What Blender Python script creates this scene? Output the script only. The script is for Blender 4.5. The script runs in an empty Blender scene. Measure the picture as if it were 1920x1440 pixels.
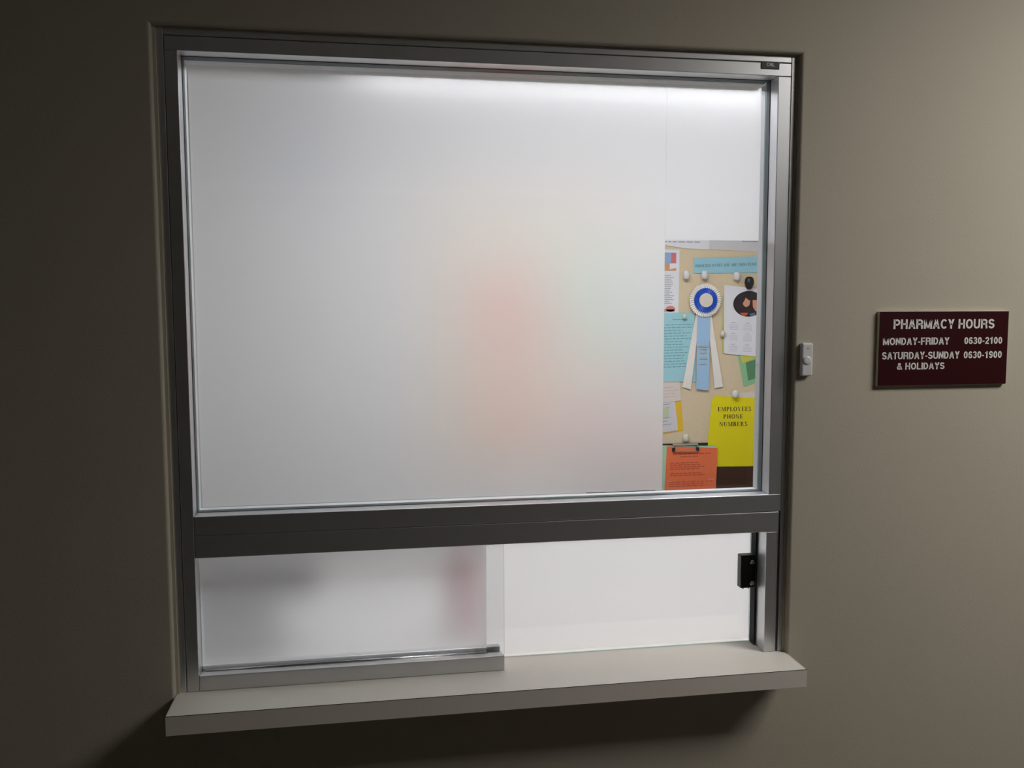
import bpy, bmesh, math, random
from mathutils import Vector, Matrix

S = bpy.context.scene
COL = S.collection
F = 1.29                      # height of the fixed pane's lower edge above the floor

# ------------------------------------------------------------------ camera, world, exposure
cam_d = bpy.data.cameras.new('camera')
cam = bpy.data.objects.new('camera', cam_d)
COL.objects.link(cam)
cam_d.sensor_width = 36.0
cam_d.lens = 1630.0 / 1920.0 * 36.0
cam_d.clip_start = 0.02
YAW, PITCH, ROLL = 0.1614, -0.0864, -0.0027
fw = Vector((math.sin(YAW) * math.cos(PITCH), math.cos(YAW) * math.cos(PITCH), math.sin(PITCH)))
rt = Vector((math.cos(YAW), -math.sin(YAW), 0.0))
up = rt.cross(fw)
r2 = rt * math.cos(ROLL) + up * math.sin(ROLL)
u2 = -rt * math.sin(ROLL) + up * math.cos(ROLL)
cam.matrix_world = Matrix((
    (r2.x, u2.x, -fw.x, 0.3332),
    (r2.y, u2.y, -fw.y, -1.6808),
    (r2.z, u2.z, -fw.z, 0.3883 + F),
    (0, 0, 0, 1)))
S.camera = cam

world = bpy.data.worlds.new('world')
S.world = world
world.use_nodes = True
world.node_tree.nodes['Background'].inputs[0].default_value = (0.5, 0.5, 0.55, 1)
world.node_tree.nodes['Background'].inputs[1].default_value = 0.001

S.view_settings.view_transform = 'Standard'
S.view_settings.look = 'None'
S.view_settings.gamma = 1.0
S.view_settings.use_curve_mapping = False
S.view_settings.exposure = 0.0

HALL_LAMP = 19.0              # hallway ceiling light, strength of its diffuser
ROOM_LAMP = 12.0               # ceiling light in the room behind the window
CEIL = 2.48                   # ceiling of the room behind the window
HALL = 2.68                   # hallway ceiling

# ------------------------------------------------------------------ materials
def srgb(r, g, b):
    f = lambda c: c / 12.92 if c <= 0.04045 else ((c + 0.055) / 1.055) ** 2.4
    return (f(r / 255.0), f(g / 255.0), f(b / 255.0), 1.0)

MATS = {}
def mat(name, color, rough=0.6, metal=0.0, noise=0.0, scale=30.0, bump=0.0, bump_scale=200.0, spec=0.5, stretch=None):
    if name in MATS:
        return MATS[name]
    m = bpy.data.materials.new(name)
    m.use_nodes = True
    nt = m.node_tree
    b = nt.nodes['Principled BSDF']
    b.inputs['Roughness'].default_value = rough
    b.inputs['Metallic'].default_value = metal
    b.inputs['Specular IOR Level'].default_value = spec
    tc = nt.nodes.new('ShaderNodeTexCoord')
    src = tc.outputs['Object']
    if stretch:
        mp = nt.nodes.new('ShaderNodeMapping')
        mp.inputs['Scale'].default_value = stretch
        nt.links.new(src, mp.inputs['Vector'])
        src = mp.outputs['Vector']
    n = nt.nodes.new('ShaderNodeTexNoise')
    n.inputs['Scale'].default_value = scale
    n.inputs['Detail'].default_value = 4
    nt.links.new(src, n.inputs['Vector'])
    mx = nt.nodes.new('ShaderNodeMix')
    mx.data_type = 'RGBA'
    c = Vector(color[:3])
    mx.inputs[6].default_value = (*(c * (1 - noise)), 1)
    mx.inputs[7].default_value = (*[min(1, v) for v in c * (1 + noise)], 1)
    nt.links.new(n.outputs['Fac'], mx.inputs[0])
    nt.links.new(mx.outputs[2], b.inputs['Base Color'])
    if bump:
        n2 = nt.nodes.new('ShaderNodeTexNoise')
        n2.inputs['Scale'].default_value = bump_scale
        n2.inputs['Detail'].default_value = 3
        nt.links.new(src, n2.inputs['Vector'])
        bp = nt.nodes.new('ShaderNodeBump')
        bp.inputs['Strength'].default_value = bump
        bp.inputs['Distance'].default_value = 0.002
        nt.links.new(n2.outputs['Fac'], bp.inputs['Height'])
        nt.links.new(bp.outputs['Normal'], b.inputs['Normal'])
    MATS[name] = m
    return m

def emissive(name, color, strength):
    m = bpy.data.materials.new(name)
    m.use_nodes = True
    b = m.node_tree.nodes['Principled BSDF']
    b.inputs['Base Color'].default_value = (0.8, 0.8, 0.8, 1)
    b.inputs['Emission Color'].default_value = color
    b.inputs['Emission Strength'].default_value = strength
    return m

def glass_mat(name, tint, gloss=0.04):
    m = bpy.data.materials.new(name)
    m.use_nodes = True
    nt = m.node_tree
    nt.nodes.remove(nt.nodes['Principled BSDF'])
    out = nt.nodes['Material Output']
    tr = nt.nodes.new('ShaderNodeBsdfTransparent')
    tr.inputs['Color'].default_value = tint
    gl = nt.nodes.new('ShaderNodeBsdfGlossy')
    gl.inputs['Roughness'].default_value = 0.02
    lw = nt.nodes.new('ShaderNodeLayerWeight')
    lw.inputs['Blend'].default_value = 0.5
    pw = nt.nodes.new('ShaderNodeMath'); pw.operation = 'POWER'; pw.inputs[1].default_value = 4.0
    ma = nt.nodes.new('ShaderNodeMath'); ma.operation = 'MULTIPLY_ADD'
    ma.inputs[1].default_value = 0.5; ma.inputs[2].default_value = gloss
    mx = nt.nodes.new('ShaderNodeMixShader')
    nt.links.new(lw.outputs['Facing'], pw.inputs[0])
    nt.links.new(pw.outputs[0], ma.inputs[0])
    nt.links.new(ma.outputs[0], mx.inputs[0])
    nt.links.new(tr.outputs[0], mx.inputs[1])
    nt.links.new(gl.outputs[0], mx.inputs[2])
    nt.links.new(mx.outputs[0], out.inputs['Surface'])
    return m

def film_mats(name, rough, milky, color):
    """Frosted sheet: the front face blurs, the back face blurs and scatters."""
    res = []
    for side in ('front', 'back'):
        m = bpy.data.materials.new(name + '_' + side)
        m.use_nodes = True
        nt = m.node_tree
        nt.nodes.remove(nt.nodes['Principled BSDF'])
        out = nt.nodes['Material Output']
        rf = nt.nodes.new('ShaderNodeBsdfRefraction')
        rf.inputs['IOR'].default_value = 1.45
        rf.inputs['Roughness'].default_value = rough
        rf.inputs['Color'].default_value = (0.97, 0.97, 0.97, 1)
        if side == 'front':
            gl = nt.nodes.new('ShaderNodeBsdfDiffuse')
            gl.inputs['Color'].default_value = (0.8, 0.8, 0.8, 1)
            mx = nt.nodes.new('ShaderNodeMixShader')
            mx.inputs[0].default_value = 0.06
            nt.links.new(rf.outputs[0], mx.inputs[1])
            nt.links.new(gl.outputs[0], mx.inputs[2])
        else:
            tl = nt.nodes.new('ShaderNodeBsdfTranslucent')
            tl.inputs['Color'].default_value = color
            mx = nt.nodes.new('ShaderNodeMixShader')
            mx.inputs[0].default_value = milky
            nt.links.new(rf.outputs[0], mx.inputs[1])
            nt.links.new(tl.outputs[0], mx.inputs[2])
        nt.links.new(mx.outputs[0], out.inputs['Surface'])
        res.append(m)
    return res

M_WALL = mat('beige_wall_paint', srgb(182, 174, 158), 0.75, noise=0.03, scale=6, bump=0.12, bump_scale=260)
M_WHITEWALL = mat('white_wall_paint', (0.72, 0.72, 0.71, 1), 0.8, noise=0.02, scale=4, bump=0.1)
M_CEIL = mat('ceiling_tile', (0.7, 0.69, 0.66, 1), 0.9, noise=0.04, scale=40, bump=0.2)
M_FLOOR = mat('vinyl_floor', (0.15, 0.135, 0.12, 1), 0.5, noise=0.1, scale=12)
M_ALU = mat('brushed_aluminium', (0.68, 0.685, 0.70, 1), 0.38, metal=0.88, noise=0.04, scale=25, stretch=(1, 1, 1))
M_STOP = mat('grey_anodised_stop', (0.62, 0.63, 0.64, 1), 0.5, metal=0.2)
M_ALUDARK = mat('aluminium_gap', (0.05, 0.05, 0.055, 1), 0.6)
M_GASKET = mat('glazing_gasket', (0.11, 0.14, 0.15, 1), 0.5)
M_BLACK = mat('black_plastic', (0.012, 0.012, 0.014, 1), 0.4)
M_CHROME = mat('chrome', (0.8, 0.8, 0.8, 1), 0.15, metal=1.0)
M_SEAL = mat('black_brush_seal', (0.02, 0.02, 0.024, 1), 0.8)
M_BEAD = mat('clear_vinyl_bead', (0.85, 0.87, 0.9, 1), 0.25)
M_LAM = mat('cream_laminate', srgb(238, 233, 225), 0.45, noise=0.02, scale=60)
M_LAMEDGE = mat('laminate_front_edge', srgb(222, 214, 205), 0.5, noise=0.02, scale=60)
M_MAROON = mat('maroon_plastic', srgb(54, 16, 20), 0.3, noise=0.05)
M_SIGNEDGE = mat('sign_edge', srgb(236, 232, 214), 0.5)
M_WHITE = mat('white_lettering', (0.78, 0.77, 0.74, 1), 0.5)
M_BELL = mat('white_plastic', (0.72, 0.72, 0.73, 1), 0.4)
M_CORK = mat('tan_board_fabric', srgb(222, 204, 172), 0.9, noise=0.08, scale=160, bump=0.3, bump_scale=400)
M_WOOD = mat('dark_brown_wood', srgb(66, 38, 24), 0.5, noise=0.18, scale=9, stretch=(1, 4, 8))
def paper(name, c, n=0.02):
    return mat(name, srgb(*c), 0.8, noise=n, scale=25)
P_WHITE = paper('white_paper', (232, 232, 238))
P_GREY = paper('greyish_paper', (214, 212, 216))
P_PINKISH = paper('pinkish_white_paper', (226, 214, 206))
P_CYAN = paper('cyan_paper', (164, 213, 222))
P_STRIP = paper('sky_blue_paper', (158, 206, 221))
P_GREEN = paper('green_paper', (146, 200, 150))
P_YELLOWGREEN = paper('yellow_green_paper', (196, 206, 110))
P_STICKY = paper('yellow_sticky', (212, 205, 92))
P_YELLOW = paper('bright_yellow_card', (236, 222, 12))
P_AMBER = paper('amber_paper', (236, 192, 50))
P_ORANGE = paper('orange_paper', (244, 124, 80))
P_RED = paper('red_orange_paper', (240, 84, 52))
P_APRICOT = paper('apricot_paper', (246, 140, 66))
P_ROSE = paper('rose_paper', (232, 140, 160))
P_MINT = paper('mint_paper', (176, 214, 184))
P_LIGHTBLUE = paper('light_blue_paper', (120, 160, 220))
INK = mat('black_ink', (0.03, 0.03, 0.04, 1), 0.8)
INK_GREY = mat('grey_print', srgb(150, 150, 160), 0.8)
INK_TEAL = mat('teal_print', srgb(70, 118, 130), 0.8)
INK_FAINT = mat('faint_teal_print', srgb(118, 166, 176), 0.8)
INK_ORANGE = mat('brown_print', srgb(196, 88, 60), 0.8)
INK_GREEN = mat('dark_green_print', srgb(92, 142, 104), 0.8)
INK_PALE = mat('pale_highlighter', srgb(214, 160, 140), 0.8)
GOLD = mat('pale_gold_print', srgb(190, 196, 180), 0.6)
SAT_WHITE = mat('white_satin', srgb(240, 235, 229), 0.45)
SAT_BLUE = mat('royal_blue_satin', srgb(40, 92, 200), 0.35)
SAT_LIGHT = mat('light_blue_satin', srgb(166, 202, 236), 0.4)
DISC = mat('cream_card', srgb(228, 218, 206), 0.7)
M_CLEARPIN = mat('translucent_pin_plastic', srgb(214, 212, 196), 0.25)

# ------------------------------------------------------------------ geometry helpers
class MB:
    def __init__(self):
        self.bm = bmesh.new()
    def box(self, x0, x1, y0, y1, z0, z1, bevel=0.0, seg=2, mi=0):
        vs = [self.bm.verts.new((x, y, z)) for x in (x0, x1) for y in (y0, y1) for z in (z0, z1)]
        q = [(0, 1, 3, 2), (4, 6, 7, 5), (0, 4, 5, 1), (2, 3, 7, 6), (0, 2, 6, 4), (1, 5, 7, 3)]
        fs = [self.bm.faces.new([vs[i] for i in f]) for f in q]
        for f in fs: f.material_index = mi
        if bevel > 0:
            es = list({e for f in fs for e in f.edges})
            bmesh.ops.bevel(self.bm, geom=es, offset=bevel, segments=seg, profile=0.5, affect='EDGES')
        return self
    def prism(self, pts, y0, y1, mi=0):
        """polygon in x,z extruded from y0 (front) to y1 (back)"""
        a = [self.bm.verts.new((p[0], y0, p[1])) for p in pts]
        b = [self.bm.verts.new((p[0], y1, p[1])) for p in pts]
        n = len(pts)
        fs = [self.bm.faces.new(a), self.bm.faces.new(b[::-1])]
        for i in range(n):
            fs.append(self.bm.faces.new([a[i], b[i], b[(i + 1) % n], a[(i + 1) % n]]))
        for f in fs: f.material_index = mi
        return self
    def flat(self, pts, y):
        self.bm.faces.new([self.bm.verts.new((p[0], y, p[1])) for p in pts])
        return self
    def lathe(self, prof, origin, axis, n=24):
        """prof: (radius, distance along axis) pairs"""
        ax = Vector(axis).normalized()
        t = Vector((1, 0, 0)) if abs(ax.x) < 0.9 else Vector((0, 0, 1))
        e1 = ax.cross(t).normalized(); e2 = ax.cross(e1)
        o = Vector(origin)
        rings = []
        for r, h in prof:
            rings.append([self.bm.verts.new(o + ax * h + (e1 * math.cos(a) + e2 * math.sin(a)) * r)
                          for a in [2 * math.pi * k / n for k in range(n)]])
        for A, B in zip(rings, rings[1:]):
            for k in range(n):
                self.bm.faces.new([A[k], A[(k + 1) % n], B[(k + 1) % n], B[k]])
        self.bm.faces.new(rings[0][::-1]); self.bm.faces.new(rings[-1])
        return self
    def tube(self, pts, r, n=10):
        P = [Vector(p) for p in pts]
        rings = []
        for i, p in enumerate(P):
            d = (P[min(i + 1, len(P) - 1)] - P[max(i - 1, 0)]).normalized()
            t = Vector((0, 1, 0)) if abs(d.y) < 0.9 else Vector((1, 0, 0))
            e1 = d.cross(t).normalized(); e2 = d.cross(e1)
            rings.append([self.bm.verts.new(p + (e1 * math.cos(a) + e2 * math.sin(a)) * r)
                          for a in [2 * math.pi * k / n for k in range(n)]])
        for A, B in zip(rings, rings[1:]):
            for k in range(n):
                self.bm.faces.new([A[k], A[(k + 1) % n], B[(k + 1) % n], B[k]])
        self.bm.faces.new(rings[0][::-1]); self.bm.faces.new(rings[-1])
        return self
    def build(self, name, material, parent=None, smooth=False):
        bmesh.ops.recalc_face_normals(self.bm, faces=self.bm.faces)
        me = bpy.data.meshes.new(name)
        self.bm.to_mesh(me); self.bm.free()
        for m in (material if isinstance(material, (list, tuple)) else [material]):
            me.materials.append(m)
        if smooth:
            for p in me.polygons: p.use_smooth = True
        o = bpy.data.objects.new(name, me)
        COL.objects.link(o)
        if parent:
            o.parent = parent
            o.matrix_parent_inverse = parent_inv(parent)
        return o

def world_of(o):
    m = o.matrix_basis.copy()
    if o.parent:
        m = world_of(o.parent) @ o.matrix_parent_inverse @ m
    return m
def parent_inv(o):
    return world_of(o).inverted()

def tag(o, label=None, cat=None, group=None, kind=None):
    if label: o['label'] = label
    if cat: o['category'] = cat
    if group: o['group'] = group
    if kind: o['kind'] = kind
    return o

def empty(name, loc, label=None, cat=None, group=None, kind=None):
    o = bpy.data.objects.new(name, None)
    COL.objects.link(o)
    o.location = loc
    o.empty_display_size = 0.02
    return tag(o, label, cat, group, kind)

def _arc(cx, cz, rx, rz, a0, a1, n=14):
    return [(cx + rx * math.cos(math.radians(a0 + (a1 - a0) * k / n)), cz + rz * math.sin(math.radians(a0 + (a1 - a0) * k / n))) for k in range(n + 1)]
def _stroke(pts, w=0.175, closed=False):
    """quads of width w along a line of points"""
    n = len(pts); L, Rr = [], []
    for i, p in enumerate(pts):
        a = pts[(i - 1) % n] if (closed or i > 0) else p
        b = pts[(i + 1) % n] if (closed or i < n - 1) else p
        d1 = Vector((p[0] - a[0], p[1] - a[1])); d2 = Vector((b[0] - p[0], b[1] - p[1]))
        if d1.length < 1e-6: d1 = d2
        if d2.length < 1e-6: d2 = d1
        d1.normalize(); d2.normalize()
        n1 = Vector((-d1.y, d1.x)); n2 = Vector((-d2.y, d2.x))
        m = n1 + n2
        m = m / max(0.35, m.dot(n1)) if m.length > 1e-6 else n1
        L.append((p[0] + m.x * w / 2, p[1] + m.y * w / 2)); Rr.append((p[0] - m.x * w / 2, p[1] - m.y * w / 2))
    return [[L[i], Rr[i], Rr[(i + 1) % n], L[(i + 1) % n]] for i in range(n if closed else n - 1)]
def sans_glyph(ch):
    K = lambda x0, x1, z0, z1: [(x0, z0), (x1, z0), (x1, z1), (x0, z1)]
    D = lambda xa, xb, w, za=0.0, zb=1.0: [(xa, za), (xa + w, za), (xb + w, zb), (xb, zb)]
    V = lambda x: K(x, x + 0.19, 0, 1)
    if ch == 'P': return [V(0)] + _stroke([(0.1, 0.905), (0.38, 0.905)] + _arc(0.38, 0.675, 0.2, 0.23, 90, -90) + [(0.1, 0.445)]), 0.66
    if ch == 'R': return [V(0)] + _stroke([(0.1, 0.905), (0.40, 0.905)] + _arc(0.40, 0.695, 0.19, 0.21, 90, -90) + [(0.1, 0.485)]) + _stroke([(0.4, 0.47)] + _arc(0.40, 0.3, 0.18, 0.16, 80, 0) + [(0.60, 0.0)]), 0.70
    if ch == 'H': return [V(0), V(0.49), K(0.1, 0.6, 0.42, 0.59)], 0.68
    if ch == 'A': return [D(0.0, 0.25, 0.20), D(0.52, 0.27, 0.20), K(0.15, 0.58, 0.22, 0.38)], 0.72
    if ch == 'M': return [V(0), V(0.64), D(0.33, 0.0, 0.17), D(0.33, 0.66, 0.17)], 0.83
    if ch == 'N': return [V(0), V(0.49), D(0.47, 0.0, 0.21)], 0.68
    if ch == 'C': return _stroke(_arc(0.36, 0.5, 0.265, 0.415, 42, 318, 24)), 0.68
    if ch == 'O': return _stroke(_arc(0.37, 0.5, 0.275, 0.415, 0, 345, 23), closed=True), 0.74
    if ch == 'D': return [V(0)] + _stroke([(0.1, 0.905), (0.28, 0.905)] + _arc(0.28, 0.5, 0.28, 0.405, 90, -90, 18) + [(0.1, 0.095)]), 0.66
    if ch == 'U': return _stroke([(0.095, 1.0), (0.095, 0.34)] + _arc(0.34, 0.34, 0.245, 0.25, 180, 360, 18) + [(0.585, 1.0)]), 0.68
    if ch == 'Y': return [K(0.235, 0.425, 0, 0.45), D(0.235, 0.0, 0.21, 0.38, 1.0), D(0.215, 0.45, 0.21, 0.38, 1.0)], 0.66
    if ch == 'S': return _stroke(_arc(0.315, 0.71, 0.215, 0.2, 12, 262, 16) + _arc(0.325, 0.295, 0.23, 0.205, 82, -168, 16), 0.18), 0.64
    if ch == 'F': return [V(0), K(0.1, 0.56, 0.83, 1), K(0.1, 0.50, 0.41, 0.57)], 0.57
    if ch == 'L': return [V(0), K(0.1, 0.55, 0, 0.17)], 0.56
    if ch == 'I': return [V(0)], 0.19
    if ch == 'T': return [K(0.205, 0.395, 0, 1), K(0, 0.60, 0.83, 1)], 0.60
    if ch == '-': return [K(0.02, 0.30, 0.30, 0.46)], 0.32
    if ch == '0': return _stroke(_arc(0.275, 0.49, 0.185, 0.395, 0, 345, 23), 0.175, closed=True), 0.55
    if ch == '1': return [K(0.20, 0.385, 0, 0.98), [(0.04, 0.66), (0.21, 0.66), (0.3, 0.98), (0.24, 0.98), (0.18, 0.84), (0.04, 0.79)]], 0.50
    if ch == '2': return _stroke(_arc(0.275, 0.68, 0.185, 0.215, 175, -30, 14) + [(0.12, 0.16), (0.11, 0.085), (0.54, 0.085)], 0.17), 0.55
    if ch == '3': return _stroke(_arc(0.265, 0.70, 0.175, 0.195, 165, -88, 14) + _arc(0.265, 0.29, 0.195, 0.205, 88, -165, 14), 0.17), 0.55
    if ch in '69':
        g = _stroke(_arc(0.28, 0.31, 0.185, 0.22, 0, 337, 15), 0.17, closed=True) + _stroke(_arc(0.29, 0.5, 0.2, 0.395, 38, 180, 14) + [(0.09, 0.32)], 0.17)
        return (g if ch == '6' else [[(0.56 - x, 0.98 - z) for x, z in q] for q in g]), 0.55
    if ch == '&': return _stroke([(0.72, 0.02), (0.28, 0.60), (0.22, 0.74), (0.27, 0.87), (0.38, 0.9), (0.47, 0.83), (0.46, 0.70), (0.34, 0.59), (0.16, 0.43), (0.10, 0.28), (0.16, 0.13), (0.32, 0.08), (0.46, 0.15), (0.56, 0.28), (0.60, 0.46)], 0.16), 0.74
    return [], 0.26
def lettering(text, x0, x1, z0, cap, y, material, parent, name='lettering', depth=0.0004):
    """a line of raised letters filling x0..x1, standing on z0, capitals cap high"""
    shapes, x = [], 0.0
    for ch in text:
        g, w = sans_glyph(ch)
        shapes += [[(px + x, pz) for px, pz in q] for q in g]
        x += w + 0.085
    k = (x1 - x0) / (x - 0.085)
    mb = MB()
    for q in shapes:
        mb.prism([(x0 + px * k, z0 + pz * cap) for px, pz in q], y, y + depth)
    return mb.build(name, material, parent)

# ------------------------------------------------------------------ setting
YW = -0.014                    # hallway face of the wall
OX0, OX1, OZ0, OZ1 = -0.0416, 1.1919, -0.3765 + F, 0.8931 + F     # opening
def wall_with_opening():
    mb = MB(); bm = mb.bm
    X0, X1, Z0, Z1, YB = -5.0, 5.0, 0.0, HALL, 0.105
    rad = 0.006
    def ring(x0, x1, z0, z1, y):
        return [bm.verts.new(p) for p in ((x0, y, z0), (x1, y, z0), (x1, y, z1), (x0, y, z1))]
    rings = [ring(X0, X1, Z0, Z1, YW)]
    for k in range(6):          # rounded plaster corner round the opening
        a = math.pi / 2 * k / 5
        e = rad * (1 - math.sin(a))
        rings.append(ring(OX0 - e, OX1 + e, OZ0 - e, OZ1 + e, YW + rad * (1 - math.cos(a))))
    rings.append(ring(OX0, OX1, OZ0, OZ1, YB))
    rings.append(ring(X0, X1, Z0, Z1, YB))
    for A, B in zip(rings, rings[1:]):
        for k in range(4):
            bm.faces.new([A[k], A[(k + 1) % 4], B[(k + 1) % 4], B[k]])
    A, B = rings[-1], rings[0]
    for k in range(4):
        bm.faces.new([A[k], A[(k + 1) % 4], B[(k + 1) % 4], B[k]])
    return tag(mb.build('wall_front', M_WALL), kind='structure')
wall_with_opening()

tag(MB().box(-5, 5, -6.0, 1.9, -0.05, 0.0).build('floor', M_FLOOR), kind='structure')
tag(MB().box(-5, 5, -6.0, YW, HALL, HALL + 0.05).build('ceiling', M_CEIL), kind='structure')
tag(MB().box(-5, 5, 0.105, 1.76, CEIL, CEIL + 0.05).build('ceiling', M_CEIL), kind='structure')
tag(MB().box(-5, 5, 1.76, 1.9, 0, CEIL).build('wall_back', M_WHITEWALL), kind='structure')
tag(MB().box(-5, 5, -6.1, -6.0, 0, HALL).build('wall_hallway', mat('dark_beige_paint', srgb(130, 120, 105), 0.8, noise=0.03)), kind='structure')
tag(MB().box(-1.5, -1.4, 0.105, 1.76, 0, CEIL).build('wall_left', M_WHITEWALL), kind='structure')
tag(MB().box(2.75, 2.85, 0.105, 1.76, 0, CEIL).build('wall_right', M_WHITEWALL), kind='structure')

# ------------------------------------------------------------------ lamps
def troffer(x, y, top, wx, wy, strength, color, label):
    t = empty('ceiling_light', (x, y, top), label, 'ceiling light')
    mb = MB()
    e = 0.03
    z0, z1 = top - 0.05, top
    mb.box(x - wx / 2 - e, x + wx / 2 + e, y - wy / 2 - e, y - wy / 2, z0, z1)
    mb.box(x - wx / 2 - e, x + wx / 2 + e, y + wy / 2, y + wy / 2 + e, z0, z1)
    mb.box(x - wx / 2 - e, x - wx / 2, y - wy / 2, y + wy / 2, z0, z1)
    mb.box(x + wx / 2, x + wx / 2 + e, y - wy / 2, y + wy / 2, z0, z1)
    mb.build('frame', M_BELL, t)
    MB().box(x - wx / 2, x + wx / 2, y - wy / 2, y + wy / 2, z0 + 0.005, z1 - 0.002).build(
        'diffuser', emissive('lit_diffuser', color, strength), t)
    return t
troffer(2.50, -1.0, HALL, 1.2, 0.5, HALL_LAMP, (1.0, 0.97, 0.92, 1), 'lit hallway ceiling light above the pharmacy hours sign')
troffer(0.98, 0.66, CEIL, 1.35, 0.5, ROOM_LAMP, (0.955, 0.965, 1.0, 1), 'lit ceiling light in the room behind the frosted window')

# ------------------------------------------------------------------ window_1: the fixed frosted pane and its frame
W1 = empty('window_1', (0.575, 0.0, F), 'large fixed frosted window in a grey aluminium frame', 'window', kind='structure')
B = 0.0012
YF = 0.078                     # depth of the frame
ZS = -0.34 + F                 # top of the shelf
def alu(name, *boxes, parent=W1, m=M_ALU, bevel=B):
    mb = MB()
    for b in boxes: mb.box(*b, bevel=bevel)
    return mb.build(name, m, parent)
# surrounding trim: three sides
alu('perimeter_trim', (-0.036, -0.0235, 0.001, YF, ZS, 0.8915 + F))
alu('perimeter_trim', (1.1785, 1.1880, 0.001, YF, ZS, 0.8915 + F))
alu('perimeter_trim', (-0.0232, 1.1782, 0.001, YF, 0.8785 + F, 0.8915 + F))
alu('jamb_stop', (-0.0225, 0.0, 0.0566, YF, F, 0.8498 + F), m=M_STOP)
alu('jamb_stop', (1.1500, 1.1775, 0.0566, YF, F, 0.8498 + F), m=M_STOP)
alu('sill_stop', (-0.0225, 1.1775, 0.0566, YF, -0.0362 + F, -0.0002 + F), m=M_STOP)
# dark joints lie behind the seams
alu('head_stop', (0.0, 1.15, 0.0568, 0.096, 0.8500 + F, 0.8772 + F), m=M_STOP)
alu('head_rail', (-0.0225, 1.1775, 0.0, 0.0566, 0.8516 + F, 0.8772 + F))
alu('jamb', (-0.0225, 0.0, 0.0, 0.0564, ZS + 0.0005, 0.8512 + F))
alu('jamb', (1.1500, 1.1775, 0.0, 0.0564, 0.0004 + F, 0.8512 + F))
alu('cross_rail', (0.0004, 1.1775, 0.0, 0.0564, -0.0362 + F, 0.0 + F))
alu('cross_rail', (0.0004, 1.1735, 0.0, YF, -0.0800 + F, -0.0372 + F))
alu('seam_backing', (-0.0234, -0.0226, 0.004, YF - 0.004, ZS, 0.877 + F), (1.1735, 1.1784, 0.004, YF - 0.004, ZS, 0.877 + F),
    (-0.0225, 1.1775, 0.004, YF - 0.004, 0.8773 + F, 0.8784 + F), (0.001, 1.1735, 0.004, YF - 0.004, -0.0372 + F, -0.0362 + F),
    m=M_ALUDARK, bevel=0)
mb = MB()
for b in ((-0.0416, -0.0360, -0.004, 0.03, ZS, 0.8931 + F), (1.1880, 1.1919, -0.002, 0.03, ZS, 0.8931 + F), (-0.0360, 1.1880, -0.002, 0.03, 0.8915 + F, 0.8931 + F)):
    mb.box(*b)
mb.build('sealant', M_WALL, W1)
# glazing gasket in front of the glass
def ring_boxes(x0, x1, z0, z1, t, y0, y1):
    return [(x0, x1, y0, y1, z1 - t, z1), (x0, x1, y0, y1, z0, z0 + t),
            (x0, x0 + t, y0, y1, z0 + t, z1 - t), (x1 - t, x1, y0, y1, z0 + t, z1 - t)]
alu('gasket', *ring_boxes(0.0, 1.15, F, 0.8516 + F, 0.0012, 0.034, 0.0498), m=M_GASKET, bevel=0)

M_GLASS = glass_mat('clear_glass', (0.975, 0.977, 0.98, 1))
M_GLASSEDGE = glass_mat('glass_edge', (0.62, 0.74, 0.76, 1), 0.15)
def pane(name, x0, x1, y0, y1, z0, z1, parent):
    mb = MB()
    mb.box(x0, x1, y0, y1, z0, z1)
    o = mb.build(name, [M_GLASS, M_GLASSEDGE], parent)
    for p in o.data.polygons:
        if abs(p.normal.y) < 0.5: p.material_index = 1
    return o
pane('glass_pane', 0.0006, 1.1494, 0.05, 0.056, F + 0.0006, 0.851 + F, W1)

FILM = film_mats('frosted_film', 0.40, 0.48, (0.75, 0.755, 0.775, 1))
def film(name, boxes, y0, y1, parent, mats=FILM):
    mb = MB()
    for (x0, x1, z0, z1) in boxes: mb.box(x0, x1, y0, y1, z0, z1)
    o = mb.build(name, mats, parent)
    for p in o.data.polygons:
        p.material_index = 1 if p.normal.y > 0.5 else 0
    return o
tag(film('frosted_film', [(0.006, 0.9366, F + 0.006, F + 0.842)], 0.0562, 0.0566, W1), 'large frosted film sheet over most of the glass')
tag(film('frosted_film', [(0.9369, 1.1415, F + 0.5290, F + 0.842)], 0.0562, 0.0566, W1), 'narrow frosted film sheet above the clear gap')
# maker's plate on the head rail
MP = MB().box(1.1125, 1.1512, -0.0015, 0.0, 0.8642 + F, 0.8790 + F, bevel=0.0006).build('maker_plate', M_BLACK, W1)
lettering('CRL', 1.1235, 1.1405, 0.8697 + F, 0.0065, -0.0019, M_WHITE, MP)
# two small screws in the right jamb behind the glass
for z in (0.267, 0.1148):
    MB().lathe([(0.0028, 0.0), (0.0028, 0.0012), (0.0012, 0.0018)], (1.15, 0.068, z + F), (-1, 0, 0), 12).build('screw', M_CHROME, W1)

# ------------------------------------------------------------------ window_2: low service opening with its fixed pane
W2 = empty('window_2', (0.575, 0.0, ZS), 'low service window with a fixed frosted pane above the shelf', 'window', kind='structure')
alu('lower_jamb', (1.1470, 1.1690, 0.0, YF, ZS + 0.0005, -0.0804 + F), parent=W2)
alu('inner_jamb', (1.1692, 1.1734, 0.0015, YF, ZS + 0.0005, -0.0804 + F), parent=W2)
alu('bottom_rail', (0.0004, 0.5902, 0.0, 0.010, ZS + 0.0008, -0.3095 + F), (0.0004, 0.5880, 0.010, 0.027, ZS + 0.0008, -0.3110 + F), parent=W2)
alu('glass_channel', (0.0004, 0.5862, 0.0375, 0.052, ZS + 0.0008, -0.3040 + F), parent=W2)
alu('black_seal', (1.1425, 1.1469, 0.041, 0.0630, ZS + 0.001, -0.0805 + F), parent=W2, m=M_SEAL, bevel=0)
pane('fixed_pane', 0.0006, 0.5942, 0.0285, 0.0345, -0.3400 + F + 0.001, -0.0806 + F, W2)
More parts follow.
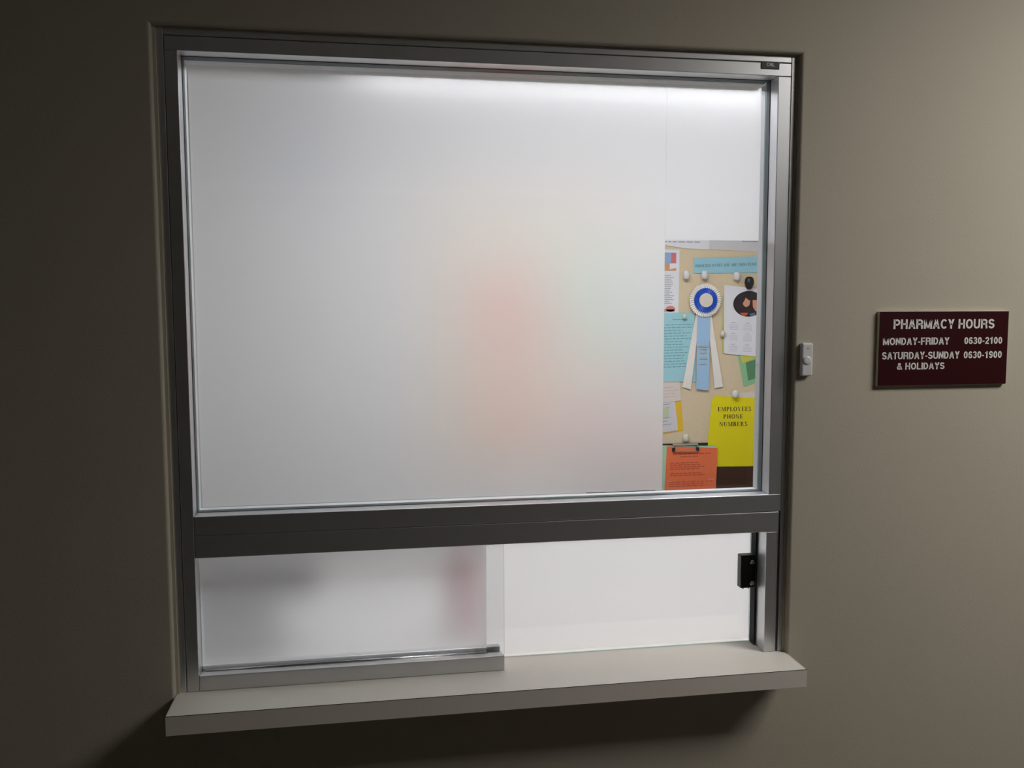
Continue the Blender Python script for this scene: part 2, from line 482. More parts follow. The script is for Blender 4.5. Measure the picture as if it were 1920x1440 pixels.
FILM2 = film_mats('low_frosted_film', 0.38, 0.55, (0.86, 0.87, 0.885, 1))
film('frosted_film', [(0.0012, 0.5585, -0.3180 + F, -0.0806 + F)], 0.0347, 0.0351, W2, FILM2)
MB().tube([(0.0065, 0.0262, -0.3093 + F), (0.556, 0.0262, -0.3093 + F)], 0.0016, 12).build('glint_tube', M_CHROME, W2, smooth=True)  # chrome tube added to mirror the bright film as a glint along the pane's foot

# ------------------------------------------------------------------ sliding pane with its lock
SP = empty('sliding_pane', (0.8, 0.067, ZS), 'frosted white sliding pane with a black lock at its edge, beside the fixed low pane', 'sliding window pane')
FILM3 = film_mats('sliding_frosted_film', 0.5, 0.9, (0.95, 0.95, 0.955, 1))
pane('glass_pane', 0.556, 1.1424, 0.0640, 0.0690, ZS + 0.001, -0.062 + F, SP)
film('frosted_film', [(0.557, 1.1420, ZS + 0.006, -0.062 + F)], 0.0692, 0.0696, SP, FILM3)
LK = MB().box(1.1120, 1.1424, 0.0450, 0.0638, -0.2135 + F, -0.1415 + F, bevel=0.0015).build('lock', M_BLACK, SP)
LK['label'] = 'black lock block'
for z in (-0.1550, -0.2010):
    MB().lathe([(0.0048, 0.0), (0.0048, 0.008), (0.004, 0.009)], (1.1345, 0.045, z + F), (0.0, -1, 0), 16).build('screw', M_CHROME, LK, smooth=False)
MB().box(1.118, 1.121, 0.049, 0.053, -0.2165 + F, -0.2136 + F).box(1.1305, 1.1335, 0.049, 0.053, -0.2165 + F, -0.2136 + F).build('clamp_screw', M_CHROME, LK)

# ------------------------------------------------------------------ counter shelf
CS = empty('counter_shelf', (0.575, 0.0, ZS - 0.036), 'cream laminate counter shelf projecting from the wall under the window', 'shelf')
mb = MB()
mb.box(-0.0405, 1.1910, -0.0962, 0.14, ZS - 0.036, ZS, bevel=0.0008)
mb.build('board', M_LAM, CS)
MB().box(-0.0415, 1.1936, -0.0978, -0.0963, ZS - 0.0362, ZS - 0.0004, bevel=0.0004).build('front_edge', M_LAMEDGE, CS)
MB().box(-0.0415, -0.0408, -0.0962, -0.0150, ZS - 0.0362, ZS - 0.0004).build('end_edge', M_LAMEDGE, CS)
MB().box(1.1912, 1.1936, -0.0962, -0.0150, ZS - 0.0362, ZS - 0.0004).build('end_edge', M_LAMEDGE, CS)

MB().box(-0.0416, 1.1937, -0.0979, -0.0966, ZS - 0.0005, ZS + 0.0002).build('edge_seam', mat('dark_seam', (0.03, 0.025, 0.03, 1), 0.6), CS)

# ------------------------------------------------------------------ pharmacy hours sign
SG = empty('wall_sign', (1.5237, YW, 0.2260 + F), 'maroon sign with white pharmacy opening hours', 'sign')
MB().box(1.3743, 1.6726, YW - 0.0082, YW, 0.2250 + F, 0.3808 + F, bevel=0.0005).build('backing_plate', M_SIGNEDGE, SG)
MB().box(1.3750, 1.6722, YW - 0.0092, YW - 0.0083, 0.2262 + F, 0.3804 + F).build('face', M_MAROON, SG)
ys = YW - 0.0096
for t, a, b, z, c in (('PHARMACY HOURS', 1.4060, 1.6390, 0.3440, 0.0200), ('MONDAY-FRIDAY', 1.3832, 1.5350, 0.3108, 0.0152),
                      ('0630-2100', 1.5700, 1.6590, 0.3112, 0.0150), ('SATURDAY-SUNDAY', 1.3822, 1.5600, 0.2810, 0.0152),
                      ('0630-1900', 1.5700, 1.6595, 0.2812, 0.0150), ('& HOLIDAYS', 1.4165, 1.5262, 0.2592, 0.0142)):
    lettering(t, a, b, z + F, c, ys, M_WHITE, SG, depth=0.0003)

# ------------------------------------------------------------------ door bell button
DB = empty('doorbell', (1.2145, YW, 0.248 + F), 'white push button doorbell on the wall beside the window frame', 'doorbell')
MB().box(1.2030, 1.2272, YW - 0.012, YW, 0.2490 + F, 0.3172 + F, bevel=0.0035, seg=3).build('housing', M_BELL, DB)
MB().lathe([(0.0088, 0.0), (0.0088, 0.0010), (0.0080, 0.0018), (0.0050, 0.0022), (0.0005, 0.0024)], (1.2143, YW - 0.012, 0.2815 + F), (0, -1, 0), 28).build('button', M_BELL, DB, smooth=True)
MB().lathe([(0.0011, 0.0), (0.0011, 0.0003)], (1.2152, YW - 0.012, 0.3060 + F), (0, -1, 0), 12).build('indicator', M_BLACK, DB)

# ------------------------------------------------------------------ notice board and what is pinned to it
YB = 1.735
NB = empty('notice_board', (1.5, 1.758, -0.27 + F), 'tan fabric notice board on the back wall, seen through the clear gap', 'notice board')
MB().box(0.55, 2.40, YB, 1.758, -0.274 + F, 0.86 + F, bevel=0.001).build('panel', M_CORK, NB)
WP = MB().box(1.20, 2.40, 1.728, 1.758, -0.62 + F, -0.2755 + F, bevel=0.002).build('wooden_panel', M_WOOD)
tag(WP, 'dark brown wooden panel under the notice board, showing below the yellow folder', 'panel')

TH = 0.0006
def sheet(name, pts, layer, material, label, cat, group=None):
    """a sheet of paper: outline in x,z; layer 1 lies on the board"""
    y = YB - layer * 0.0012
    o = MB().prism([(p[0], p[1] + F) for p in pts], y - TH, y).build(name, material)
    tag(o, label, cat, group)
    o['front'] = y - TH
    return o
def part_flat(o, name, shapes, material, lift=0.0003, label=None):
    y = o['front']
    mb = MB()
    for pts in shapes:
        mb.prism([(p[0], p[1] + F) for p in pts], y - lift, y - lift + 0.00025)
    c = mb.build(name, material, o)
    if label: c['label'] = label
    return c
def rect(x0, x1, z0, z1, sh=0.0):
    return [(x0 + sh * z0, z0), (x1 + sh * z0, z0), (x1 + sh * z1, z1), (x0 + sh * z1, z1)]
rng = random.Random(4)
def print_lines(x0, x1, z_top, z_bot, step, h, slope=0.0, ragged=0.35, words=True):
    out = []
    z = z_top
    while z > z_bot:
        end = x1 - (x1 - x0) * ragged * rng.random()
        x = x0
        while x < end:
            w = (x1 - x0) * rng.uniform(0.05, 0.14)
            w = min(w, end - x)
            out.append([(x, z + slope * (x - x0)), (x + w, z + slope * (x + w - x0)), (x + w, z + h + slope * (x + w - x0)), (x, z + h + slope * (x - x0))])
            x += w + (x1 - x0) * 0.025
        z -= step
    return out
def ellipse(cx, cz, rx, rz, n=28):
    return [(cx + rx * math.cos(2 * math.pi * k / n), cz + rz * math.sin(2 * math.pi * k / n)) for k in range(n)]

# --- sheets along the top of the gap
t1 = sheet('paper_sheet', [(1.42, 0.652), (1.5163, 0.6435), (1.6000, 0.631), (1.7073, 0.627), (1.7080, 0.86), (1.42, 0.86)], 2, P_WHITE,
      'white sheet with a curling lower edge above the flyer', 'paper')
part_flat(t1, 'text_lines', print_lines(1.47, 1.69, 0.655, 0.645, 0.02, 0.004), INK_GREY)
t2 = sheet('paper_sheet', [(1.7000, 0.629), (1.9227, 0.6195), (1.955, 0.619), (1.955, 0.86), (1.7000, 0.86)], 1, P_GREY,
      'greyish white sheet above the sky blue strip', 'paper')
part_flat(t2, 'text_lines', print_lines(1.85, 1.95, 0.66, 0.655, 0.02, 0.004), INK_GREY)

# --- sky blue strip with a line of writing
st = sheet('paper_strip', [(1.6425, 0.5312), (1.960, 0.5346), (1.958, 0.6030), (1.6393, 0.5916)], 2, P_STRIP,
      'sky blue paper strip with one line of capitals, above the rosette', 'paper strip')

# serif capitals, drawn stroke by stroke
def serif_glyph(ch):
    T, t, s = 0.21, 0.09, 0.08
    R = lambda x0, x1, z0, z1: [(x0, z0), (x1, z0), (x1, z1), (x0, z1)]
    def stem(x, w=T, z0=0.0, z1=1.0, top=True, bot=True):
        o = [R(x, x + w, z0, z1)]
        if bot: o.append(R(x - s, x + w + s, z0, z0 + 0.05))
        if top: o.append(R(x - s, x + w + s, z1 - 0.05, z1))
        return o
    def diag(xa, za, xb, zb, w):
        return [[(xa, za), (xa + w, za), (xb + w, zb), (xb, zb)]]
    def arc(cx, cz, rx, rz, a0, a1, wx, wz, n=14):
        o = []
        for k in range(n):
            p = [a0 + (a1 - a0) * (k + q) / n for q in (0, 1)]
            P = [(math.cos(math.radians(a)), math.sin(math.radians(a))) for a in p]
            o.append([(cx + rx * P[0][0], cz + rz * P[0][1]), (cx + rx * P[1][0], cz + rz * P[1][1]),
                      (cx + (rx - wx) * P[1][0], cz + (rz - wz) * P[1][1]), (cx + (rx - wx) * P[0][0], cz + (rz - wz) * P[0][1])])
        return o
    if ch == 'E': return stem(0.1) + [R(0.2, 0.72, 0.94, 1), R(0.2, 0.74, 0, 0.06), R(0.2, 0.55, 0.47, 0.53), R(0.66, 0.72, 0.76, 1), R(0.68, 0.74, 0, 0.24), R(0.5, 0.55, 0.37, 0.63)], 0.8
    if ch == 'L': return stem(0.1) + [R(0.2, 0.74, 0, 0.06), R(0.68, 0.74, 0, 0.26)], 0.78
    if ch == 'P': return stem(0.1) + arc(0.36, 0.73, 0.34, 0.27, -90, 90, T, t) + [R(0.2, 0.37, 0.935, 1), R(0.2, 0.37, 0.46, 0.525)], 0.76
    if ch == 'B': return stem(0.1) + arc(0.38, 0.75, 0.28, 0.25, -90, 90, T, t) + arc(0.38, 0.27, 0.34, 0.27, -90, 90, T, t) + [R(0.2, 0.39, 0.935, 1), R(0.2, 0.39, 0.48, 0.54), R(0.2, 0.39, 0, 0.06)], 0.8
    if ch == 'R': return stem(0.1) + arc(0.38, 0.74, 0.30, 0.26, -90, 90, T, t) + [R(0.2, 0.39, 0.935, 1), R(0.2, 0.39, 0.48, 0.54)] + diag(0.66, 0, 0.32, 0.5, 0.18) + [R(0.62, 0.92, 0, 0.05)], 0.9
    if ch == 'O' or ch == 'C':
        a = (40, 320) if ch == 'C' else (0, 360)
        return arc(0.47, 0.5, 0.45, 0.52, a[0], a[1], T, t, 26), 0.94
    if ch == 'H': return stem(0.1) + stem(0.66) + [R(0.2, 0.7, 0.47, 0.53)], 0.96
    if ch == 'I': return stem(0.1), 0.38
    if ch == 'T': return stem(0.32, top=False) + [R(0.02, 0.8, 0.94, 1), R(0.02, 0.08, 0.74, 1), R(0.74, 0.8, 0.74, 1)], 0.82
    if ch == 'N': return stem(0.12, 0.07) + stem(0.76, 0.07, bot=False) + diag(0.7, 0, 0.08, 1, 0.18), 0.96
    if ch == 'M': return stem(0.12, 0.07) + stem(0.86, T) + diag(0.5, 0, 0.1, 1, 0.17) + diag(0.52, 0, 0.86, 1, 0.07), 1.18
    if ch == 'U': return [R(0.12, 0.12 + T, 0.3, 1), R(0.74, 0.81, 0.3, 1), R(0.04, 0.38, 0.95, 1), R(0.66, 0.9, 0.95, 1)] + arc(0.465, 0.32, 0.345, 0.34, 180, 360, 0.12, 0.08), 0.94
    if ch == 'Y': return stem(0.36, T, 0, 0.45, top=False) + diag(0.36, 0.42, 0.06, 1, 0.17) + diag(0.44, 0.42, 0.74, 1, 0.07) + [R(0, 0.32, 0.95, 1), R(0.62, 0.9, 0.95, 1)], 0.9
    if ch == 'A': return diag(0.08, 0, 0.42, 1, 0.07) + diag(0.66, 0, 0.38, 1, 0.18) + [R(0.22, 0.68, 0.32, 0.38), R(0, 0.26, 0, 0.05), R(0.6, 0.95, 0, 0.05)], 0.94
    if ch == 'D': return stem(0.1) + arc(0.4, 0.5, 0.44, 0.5, -90, 90, T, t, 18) + [R(0.2, 0.41, 0.935, 1), R(0.2, 0.41, 0, 0.065)], 0.9
    if ch == 'S': return arc(0.33, 0.745, 0.28, 0.265, 25, 265, 0.18, 0.09, 16) + arc(0.37, 0.27, 0.30, 0.28, -160, 85, 0.18, 0.09, 16) + [[(0.2, 0.55), (0.3, 0.48), (0.5, 0.42), (0.42, 0.56)], R(0.54, 0.6, 0.8, 0.98), R(0.06, 0.12, 0.02, 0.2)], 0.68
    if ch == '-': return [R(0.05, 0.35, 0.36, 0.44)], 0.42
    return [], 0.42
def serif_line(o, text, x0, x1, z0, h, material, slope=0.0):
    shapes, x = [], 0.0
    for ch in text:
        g, w = serif_glyph(ch)
        shapes += [[(px + x, pz) for px, pz in s] for s in g]
        x += w + 0.1
    k = (x1 - x0) / (x - 0.1)
    out = [[(x0 + px * k, z0 + pz * h + slope * px * k) for px, pz in s] for s in shapes]
    return part_flat(o, 'lettering', out, material)
serif_line(st, 'OMNICELL DATES YOU ARE OMNI-TEAM', 1.648, 1.913, 0.5545, 0.0115, INK_TEAL, slope=0.035)

# --- narrow flyer with pictures
fl = sheet('flyer', [(1.40, 0.366), (1.5800, 0.366), (1.5815, 0.6256), (1.40, 0.629)], 1, P_WHITE,
      'white flyer with small red and blue pictures, above the cyan sheet', 'flyer')
part_flat(fl, 'picture', [rect(1.5180, 1.5675, 0.570, 0.614)], mat('picture_blue', srgb(150, 176, 214), 0.7, noise=0.35, scale=60), label='blue picture')
part_flat(fl, 'picture', [rect(1.5460, 1.5672, 0.572, 0.612)], mat('picture_red', srgb(214, 122, 122), 0.7, noise=0.2, scale=60), 0.0006, label='red picture')
part_flat(fl, 'picture', [rect(1.5180, 1.5400, 0.540, 0.570), [(1.540, 0.540), (1.568, 0.540), (1.568, 0.552), (1.540, 0.546)]], mat('picture_tan', srgb(214, 160, 120), 0.7, noise=0.2, scale=80), 0.0006, label='tan picture')
part_flat(fl, 'picture', [rect(1.5180, 1.5640, 0.3745, 0.384), ellipse(1.5450, 0.386, 0.020, 0.012)], mat('picture_rose', srgb(222, 140, 132), 0.7, noise=0.2, scale=80), 0.0006, label='rose picture')
part_flat(fl, 'text_lines', print_lines(1.505, 1.560, 0.520, 0.400, 0.0075, 0.0028), INK_GREY)

# --- cyan sheet
cy = sheet('paper_sheet', [(1.40, 0.0895), (1.659, 0.0849), (1.6475, 0.3705), (1.40, 0.3712)], 2, P_CYAN,
      'cyan printed sheet behind the white rosette streamer', 'paper')
part_flat(cy, 'text_lines', print_lines(1.555, 1.618, 0.340, 0.333, 0.02, 0.004, ragged=0.0) + print_lines(1.50, 1.645, 0.318, 0.135, 0.0115, 0.0034, slope=0.02), INK_FAINT)

# --- pinkish note, amber sheet and printed form
am = sheet('paper_sheet', [(1.40, -0.142), (1.6085, -0.1165), (1.5960, 0.02), (1.40, 0.02)], 1, P_AMBER,
      'amber yellow sheet peeping out behind a printed form', 'paper')
fo = sheet('printed_form', [(1.40, -0.137), (1.5850, -0.115), (1.5685, 0.02), (1.40, 0.02)], 2, P_GREY,
      'pale printed form on the amber sheet above the clipboard', 'form')
part_flat(fo, 'text_lines', print_lines(1.51, 1.560, -0.01, -0.10, 0.014, 0.003, slope=0.1), INK_GREY)
part_flat(fo, 'highlight', [rect(1.520, 1.542, -0.06, -0.02)], mat('pale_green_mark', srgb(196, 210, 170), 0.8), 0.0005)
no = sheet('paper_note', [(1.40, -0.008), (1.5955, 0.0085), (1.5885, 0.085), (1.40, 0.088)], 3, P_PINKISH,
      'pinkish white note under the cyan sheet', 'note')
part_flat(no, 'text_lines', print_lines(1.51, 1.585, 0.06, 0.01, 0.013, 0.0025, slope=0.08), mat('faint_print', srgb(198, 184, 180), 0.8))

# --- green slip, sticky note, calendar
gr = sheet('paper_slip', [(1.8363, 0.215), (1.8695, 0.0606), (2.02, 0.1060), (1.985, 0.262)], 1, P_GREEN,
      'tilted green printed slip under the calendar', 'paper slip')
part_flat(gr, 'text_block', [[(1.8760, 0.162), (1.8890, 0.086), (1.990, 0.116), (1.977, 0.190)]], INK_GREEN)
stk = sheet('sticky_note', [(1.8490, 0.200), (1.8620, 0.1585), (1.985, 0.205), (1.97, 0.245)], 2, P_STICKY,
      'yellow note between the calendar and the green slip', 'note')
yg = sheet('paper_sheet', [(1.7722, 0.2035), (1.97, 0.196), (1.97, 0.40), (1.7700, 0.44)], 3, P_YELLOWGREEN,
      'yellow green sheet peeping out behind the calendar', 'paper')
ca = sheet('calendar', [(1.7792, 0.2010), (1.990, 0.1790), (1.987, 0.4600), (1.7745, 0.4842)], 4, P_WHITE,
      'white calendar sheet with an oval photo, held by a black pin', 'calendar')
def month(r, c):
            out = []
            x0, z1 = 1.800 + c * 0.062, 0.330 - r * 0.045
            out.append(rect(x0 + 0.008, x0 + 0.026, z1, z1 + 0.0025))
            for k in range(4):
                out += [rect(x0 + 0.0055 * j, x0 + 0.0055 * j + 0.0032, z1 - 0.008 - 0.0065 * k, z1 - 0.006 - 0.0065 * k) for j in range(7)]
            return [[(p[0], p[1] - 0.104 * (p[0] - 1.7745) * 0.5) for p in s] for s in out]
for r in range(3):
    for c in range(3):
        part_flat(ca, 'month_print', month(r, c), mat('pale_blue_print', srgb(176, 178, 200), 0.8))
ph = part_flat(ca, 'photo', [ellipse(1.8826, 0.4056, 0.0680, 0.0530, 40)], mat('photo_dark', srgb(48, 40, 44), 0.5, noise=0.5, scale=40))
def sub_flat(o, y, name, shapes, material, label=None):
    mb = MB()
    for pts in shapes: mb.prism([(p[0], p[1] + F) for p in pts], y, y + 0.0002)
    c = mb.build(name, material, o)
    if label: c['label'] = label
yp = ca['front'] - 0.0007
SKIN = mat('photo_skin', srgb(222, 158, 130), 0.6, noise=0.12, scale=70)
sub_flat(ph, yp, 'face', [[(1.8560, 0.408), (1.8640, 0.420), (1.8690, 0.432), (1.8740, 0.426), (1.8890, 0.4180), (1.8860, 0.402), (1.8780, 0.3940), (1.8680, 0.393), (1.8600, 0.399)]], SKIN)
sub_flat(ph, yp, 'face', [[(1.8990, 0.421), (1.9380, 0.4230), (1.9420, 0.400), (1.9380, 0.378), (1.9250, 0.372), (1.9120, 0.376), (1.9010, 0.392)]], SKIN)
sub_flat(ph, yp, 'clothing', [[(1.8450, 0.3690), (1.8800, 0.3690), (1.8760, 0.3600), (1.8650, 0.3560), (1.8530, 0.3610)]], mat('photo_orange', srgb(214, 92, 48), 0.6))
sub_flat(ph, yp, 'scarf', [[(1.8860, 0.3640), (1.9120, 0.3700), (1.9120, 0.3600), (1.8950, 0.3545)], ], mat('photo_teal', srgb(92, 124, 150), 0.6, noise=0.4, scale=120))

# --- yellow folder and the torn paper in it
pf = sheet('paper_sheet', [(1.80, 0.02), (1.95, 0.005), (1.95, 0.034), (1.905, 0.0420), (1.893, 0.0365), (1.845, 0.0340), (1.80, 0.024)], 1, P_PINKISH,
      'white sheet with a torn top behind the yellow folder', 'paper')
YFOLD = 3
ye = sheet('folder', [(1.7135, -0.176), (1.7190, -0.272), (1.965, -0.277), (1.958, 0.0120), (1.7480, 0.0250), (1.7370, 0.0215), (1.7305, 0.0120)], YFOLD, P_YELLOW,
      'bright yellow folder lettered in black capitals, hanging from a white pin', 'folder')
ye.data.transform(Matrix.Identity(4))
for t, a, b, z in (('EMPLOYEES', 1.7560, 1.9040, -0.0395), ('PHONE', 1.7810, 1.8690, -0.0710), ('NUMBERS', 1.7640, 1.8880, -0.1025)):
    serif_line(ye, t, a, b, z, 0.0180, INK, slope=-0.012)

# --- clipboard with the orange sheet
CBY = 1.7235
CB = empty('clipboard', (1.60, CBY + 0.004, -0.17 + F), 'dark clipboard with a chrome clip, hanging from a clear pin below the notes', 'clipboard')
MB().box(1.486, 1.7130, CBY, CBY + 0.004, -0.48 + F, -0.1690 + F, bevel=0.001).build('backing', M_BLACK, CB)
MB().prism([(1.488, -0.174 + F), (1.7480, -0.1835 + F), (1.7455, -0.45 + F), (1.488, -0.45 + F)], CBY - 0.0009, CBY - 0.0003).build('under_sheet', P_MINT, CB)
mb = MB()
mb.box(1.5570, 1.6660, CBY - 0.0075, CBY - 0.0010, -0.1765 + F, -0.1690 + F, bevel=0.001)
mb.tube([(1.5590, CBY - 0.006, -0.174 + F), (1.5570, CBY - 0.010, -0.186 + F), (1.5640, CBY - 0.010, -0.1985 + F), (1.6610, CBY - 0.010, -0.2005 + F),
         (1.6670, CBY - 0.010, -0.188 + F), (1.6650, CBY - 0.006, -0.174 + F)], 0.0026)
CLIP = mb.build('clip', M_CHROME, CB, smooth=False)
CLIP['label'] = 'chrome wire clip'
for x in (1.5610, 1.6640):
    MB().box(x - 0.0068, x + 0.0068, CBY - 0.0135, CBY - 0.0045, -0.2000 + F, -0.1845 + F, bevel=0.003).build('rubber_grip', M_BLACK, CLIP)
OR = MB().prism([(1.5340, -0.1790 + F), (1.7547, -0.1925 + F), (1.7475, -0.46 + F), (1.5220, -0.46 + F)], CBY - 0.0022, CBY - 0.0014).build('paper_sheet', P_ORANGE)
tag(OR, 'bright orange printed sheet clipped to the clipboard', 'paper')
OR['front'] = CBY - 0.0022
part_flat(OR, 'heading', print_lines(1.560, 1.725, -0.2155, -0.222, 0.02, 0.004, ragged=0.0) + print_lines(1.592, 1.670, -0.2265, -0.229, 0.02, 0.004, ragged=0.0), INK_ORANGE)
for a, b, z0, z1, h in ((1.549, 1.700, -0.252, -0.286, 0.0035), (1.549, 1.705, -0.296, -0.312, 0.004), (1.545, 1.735, -0.332, -0.355, 0.003)):
    part_flat(OR, 'text_lines', print_lines(a, b, z0, z1, 0.0085, h, ragged=0.2), INK_ORANGE)
for a, b, z in ((1.537, 1.562, -0.330), (1.715, 1.742, -0.327)):
    part_flat(OR, 'highlight', [rect(a, b, z, z + 0.006)], INK_PALE)

# --- award rosette
RS = empty('award_rosette', (1.6880, YB, 0.0510 + F), 'blue and white award rosette with three hanging streamers', 'rosette')
RC = (1.6880, 0.4205 + F)
def streamer(pts_top, pts_bot, y0, y1, material, n=8):
    mb = MB(); bm = mb.bm
    rows = []
    for k in range(n + 1):
        f = k / n
        y = y0 + (y1 - y0) * f + 0.002 * math.sin(f * 6.0)
        a = Vector((pts_top[0][0] * (1 - f) + pts_bot[0][0] * f, y, F + pts_top[0][1] * (1 - f) + pts_bot[0][1] * f))
        b = Vector((pts_top[1][0] * (1 - f) + pts_bot[1][0] * f, y, F + pts_top[1][1] * (1 - f) + pts_bot[1][1] * f))
        d = Vector((0, 0.0005, 0))
        rows.append([bm.verts.new(v) for v in (a, b, b + d, a + d)])
    for A, Bq in zip(rows, rows[1:]):
        for k in range(4):
            bm.faces.new([A[k], A[(k + 1) % 4], Bq[(k + 1) % 4], Bq[k]])
    bm.faces.new(rows[0]); bm.faces.new(rows[-1][::-1])
    return mb.build('streamer', material, RS)
sw = streamer(((1.6530, 0.362), (1.6720, 0.362)), ((1.5990, 0.0660), (1.6350, 0.0540)), YB - 0.010, YB - 0.007, SAT_WHITE)
sw2 = streamer(((1.7020, 0.362), (1.7190, 0.362)), ((1.7390, 0.0580), (1.7755, 0.0640)), YB - 0.010, YB - 0.007, SAT_WHITE)
sb = streamer(((1.6585, 0.362), (1.7130, 0.362)), ((1.6570, 0.0560), (1.7120, 0.0500)), YB - 0.014, YB - 0.011, SAT_LIGHT)
sw['label'] = sw2['label'] = 'white streamer'; sb['label'] = 'light blue streamer'
mb = MB()
for z, w in ((0.2310, 0.044), (0.2040, 0.030), (0.1800, 0.034), (0.1580, 0.030), (0.2200, 0.030)):
    for k in range(6):
        x0 = 1.6845 - w / 2 + w * k / 6
        mb.prism([(x0, z + F), (x0 + w / 8, z + F), (x0 + w / 8, z + 0.006 + F), (x0, z + 0.006 + F)], YB - 0.0168, YB - 0.0160)
mb.build('gold_print', GOLD, sb)
def pleats(name, r0, r1, n, y, amp, material):
    mb = MB(); bm = mb.bm
    inner, outer, back = [], [], []
    for k in range(2 * n):
        a = math.pi * k / n
        d = amp if k % 2 else -amp
        rr = r1 * (1.0 if k % 2 == 0 else 0.955)
        inner.append(bm.verts.new((RC[0] + r0 * math.cos(a), y + d * 0.35, RC[1] + r0 * math.sin(a))))
        outer.append(bm.verts.new((RC[0] + rr * math.cos(a), y + d, RC[1] + rr * math.sin(a))))
        back.append(bm.verts.new((RC[0] + rr * 0.98 * math.cos(a), y + 0.005, RC[1] + rr * 0.98 * math.sin(a))))
    m = 2 * n
    for k in range(m):
        j = (k + 1) % m
        bm.faces.new([inner[k], outer[k], outer[j], inner[j]])
        bm.faces.new([outer[k], back[k], back[j], outer[j]])
    bm.faces.new(back); 
    return mb.build(name, material, RS)
po = pleats('pleated_ring', 0.030, 0.0690, 44, YB - 0.0190, 0.0022, SAT_WHITE); po['label'] = 'white pleated outer ring'
pi_ = pleats('pleated_ring', 0.024, 0.0510, 34, YB - 0.0250, 0.0020, SAT_BLUE); pi_['label'] = 'royal blue pleated inner ring'
MB().lathe([(0.0285, 0.0), (0.0290, 0.003), (0.0280, 0.0045), (0.0005, 0.0050)], (RC[0], YB - 0.0260, RC[1]), (0, -1, 0), 36).build('centre_disc', DISC, RS)

# --- push pins
def pin(x, z, rx, rz, layer_y, material, label, taper=1.0, group='pins on the notice board'):
    """a pin with a rounded head; its stem runs back into the board"""
    mb = MB(); bm = mb.bm
    n, m = 20, 12
    rows = []
    for i in range(m + 1):
        v = math.pi * i / m
        s = math.sin(v) ** 0.55 if 0 < i < m else 0.02
        h = math.cos(v)
        k = 1.0 if h > 0 else 1.0 - (1.0 - taper) * (-h)
        rows.append([bm.verts.new((x + rx * s * k * math.cos(2 * math.pi * q / n), layer_y - 0.012 + 0.9 * rx * s * k * math.sin(2 * math.pi * q / n), z + F + rz * h)) for q in range(n)])
    for A, Bq in zip(rows, rows[1:]):
        for q in range(n):
            bm.faces.new([A[q], A[(q + 1) % n], Bq[(q + 1) % n], Bq[q]])
    bm.faces.new(rows[0]); bm.faces.new(rows[-1][::-1])
    mb.lathe([(0.003, 0.0), (0.003, 0.016)], (x, layer_y - 0.012, z + F), (0, 1, 0), 10)
    o = mb.build('push_pin', material, None, smooth=True)
    return tag(o, label, 'push pin', group)
P0 = YB - 0.004
pin(1.6065, 0.5225, 0.0135, 0.0185, P0, M_BELL, 'white pin on bare board between the flyer and the blue strip')
pin(1.6845, 0.5235, 0.0140, 0.0180, P0, M_BELL, 'white pin directly above the rosette')
pin(1.8240, 0.5190, 0.0142, 0.0180, P0, M_BELL, 'white pin under the blue strip, next to the black pin')
pin(1.8775, 0.4910, 0.0195, 0.0265, YB - 0.006, M_BLACK, 'black pin holding the top of the calendar', taper=0.72)
pin(1.8260, 0.0330, 0.0140, 0.0160, YB - 0.006, M_BELL, 'white round pin at the top of the yellow folder')
pin(1.6145, -0.1460, 0.0135, 0.0160, YB - 0.003, M_CLEARPIN, 'clear pin above the clipboard clip')
pin(1.7680, 0.2830, 0.0110, 0.0130, YB - 0.001, M_CLEARPIN, 'clear pin at the long edge of the calendar, beside the rosette streamer')
pin(1.6010, 0.3540, 0.0075, 0.0095, YB - 0.003, M_CLEARPIN, 'small clear pin at the top of the cyan sheet')

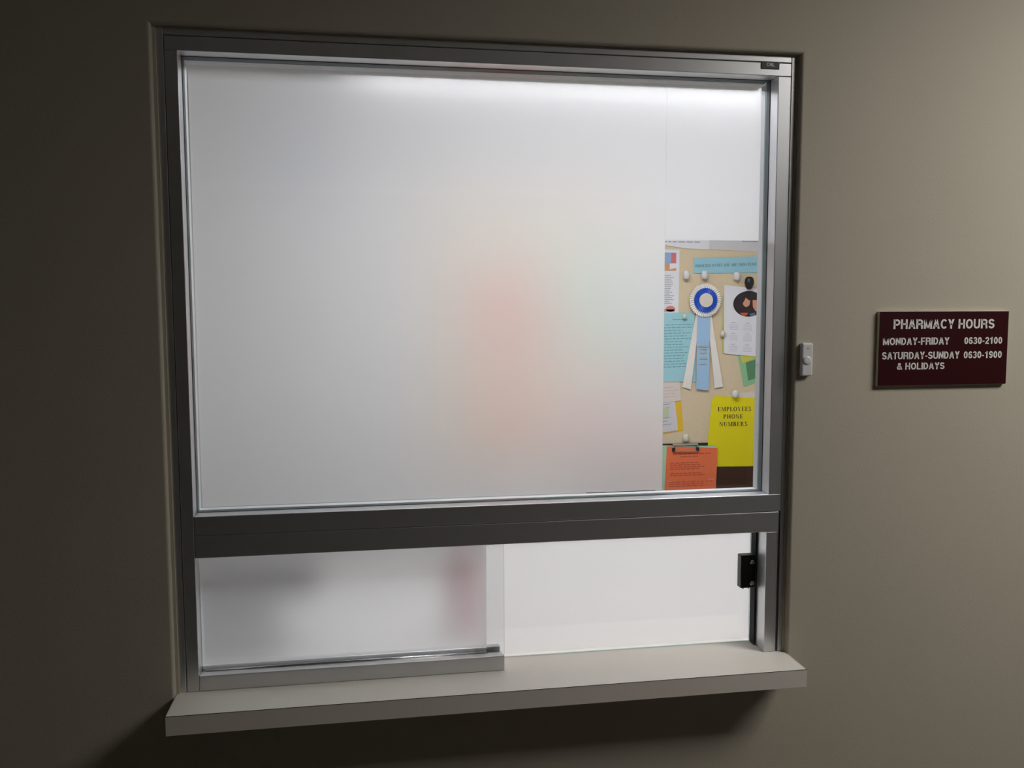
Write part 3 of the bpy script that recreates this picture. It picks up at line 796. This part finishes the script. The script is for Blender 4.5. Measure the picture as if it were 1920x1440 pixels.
# --- coloured sheets on the board that show only as blurred patches through the film
for name, x0, x1, z0, z1, m, lab in (
        ('poster', 0.775, 0.990, 0.215, 0.520, P_RED, 'red orange sheet on the board, blurred by the frosted film'),
        ('poster', 0.765, 0.985, -0.170, 0.100, P_APRICOT, 'apricot sheet on the board, blurred by the frosted film'),
        ('poster', 1.140, 1.350, -0.190, 0.030, P_ROSE, 'rose pink sheet on the board, blurred by the frosted film'),
        ('poster', 1.060, 1.330, 0.290, 0.620, P_MINT, 'mint green sheet on the board, blurred by the frosted film')):
    sheet(name, rect(x0, x1, z0, z1), 1, m, lab, 'paper')

# ------------------------------------------------------------------ inside the room, seen blurred behind the low pane
CT = empty('work_counter', (0.6, 0.4, 0), 'white work counter inside the room behind the low panes', 'counter')
MB().box(-1.3, 2.6, 0.16, 1.25, 0.84, 0.87, bevel=0.002).build('worktop', mat('white_worktop', (0.7, 0.7, 0.7, 1), 0.5), CT)
MB().box(-1.3, 2.6, 0.20, 1.20, 0.0, 0.84).build('base_cabinet', mat('grey_cabinet', (0.45, 0.45, 0.46, 1), 0.6), CT)
PR = empty('office_machine', (0.02, 0.44, 0.87), 'dark grey machine on the counter, blurred behind the low fixed pane', 'machine')
MB().box(-0.10, 0.10, 0.34, 0.54, 0.871, 0.99, bevel=0.01).build('body', mat('dark_grey_plastic', (0.05, 0.055, 0.065, 1), 0.5), PR)
MB().box(-0.10, 0.20, 0.38, 0.54, 0.991, 1.05, bevel=0.01).build('cover', mat('grey_plastic', (0.10, 0.11, 0.13, 1), 0.5), PR)
RB = MB().lathe([(0.046, 0.0), (0.048, 0.005), (0.048, 0.15), (0.018, 0.175), (0.018, 0.20), (0.021, 0.201), (0.021, 0.22), (0.001, 0.221)], (0.55, 0.44, 0.871), (0, 0, 1), 24).build('bottle', mat('red_plastic', (0.55, 0.09, 0.14, 1), 0.4), smooth=True)
tag(RB, 'red bottle on the counter, a blurred patch behind the low fixed pane', 'bottle')
SK = MB().box(-0.06, 0.06, 1.66, 1.758, 1.20 + F - 0.06, 1.20 + F - 0.0, bevel=0.008).build('wall_speaker', mat('grey_box_plastic', (0.12, 0.12, 0.13, 1), 0.6))
tag(SK, 'small grey box high on the back wall, blurred behind the film', 'wall box')
BL = MB().box(0.02, 0.14, 1.757, 1.7595, 0.86 + F, 1.05 + F).build('poster', P_LIGHTBLUE)
tag(BL, 'light blue sheet high on the back wall, blurred behind the film', 'paper')

for o in list(bpy.data.objects):
    if 'front' in o: del o['front']
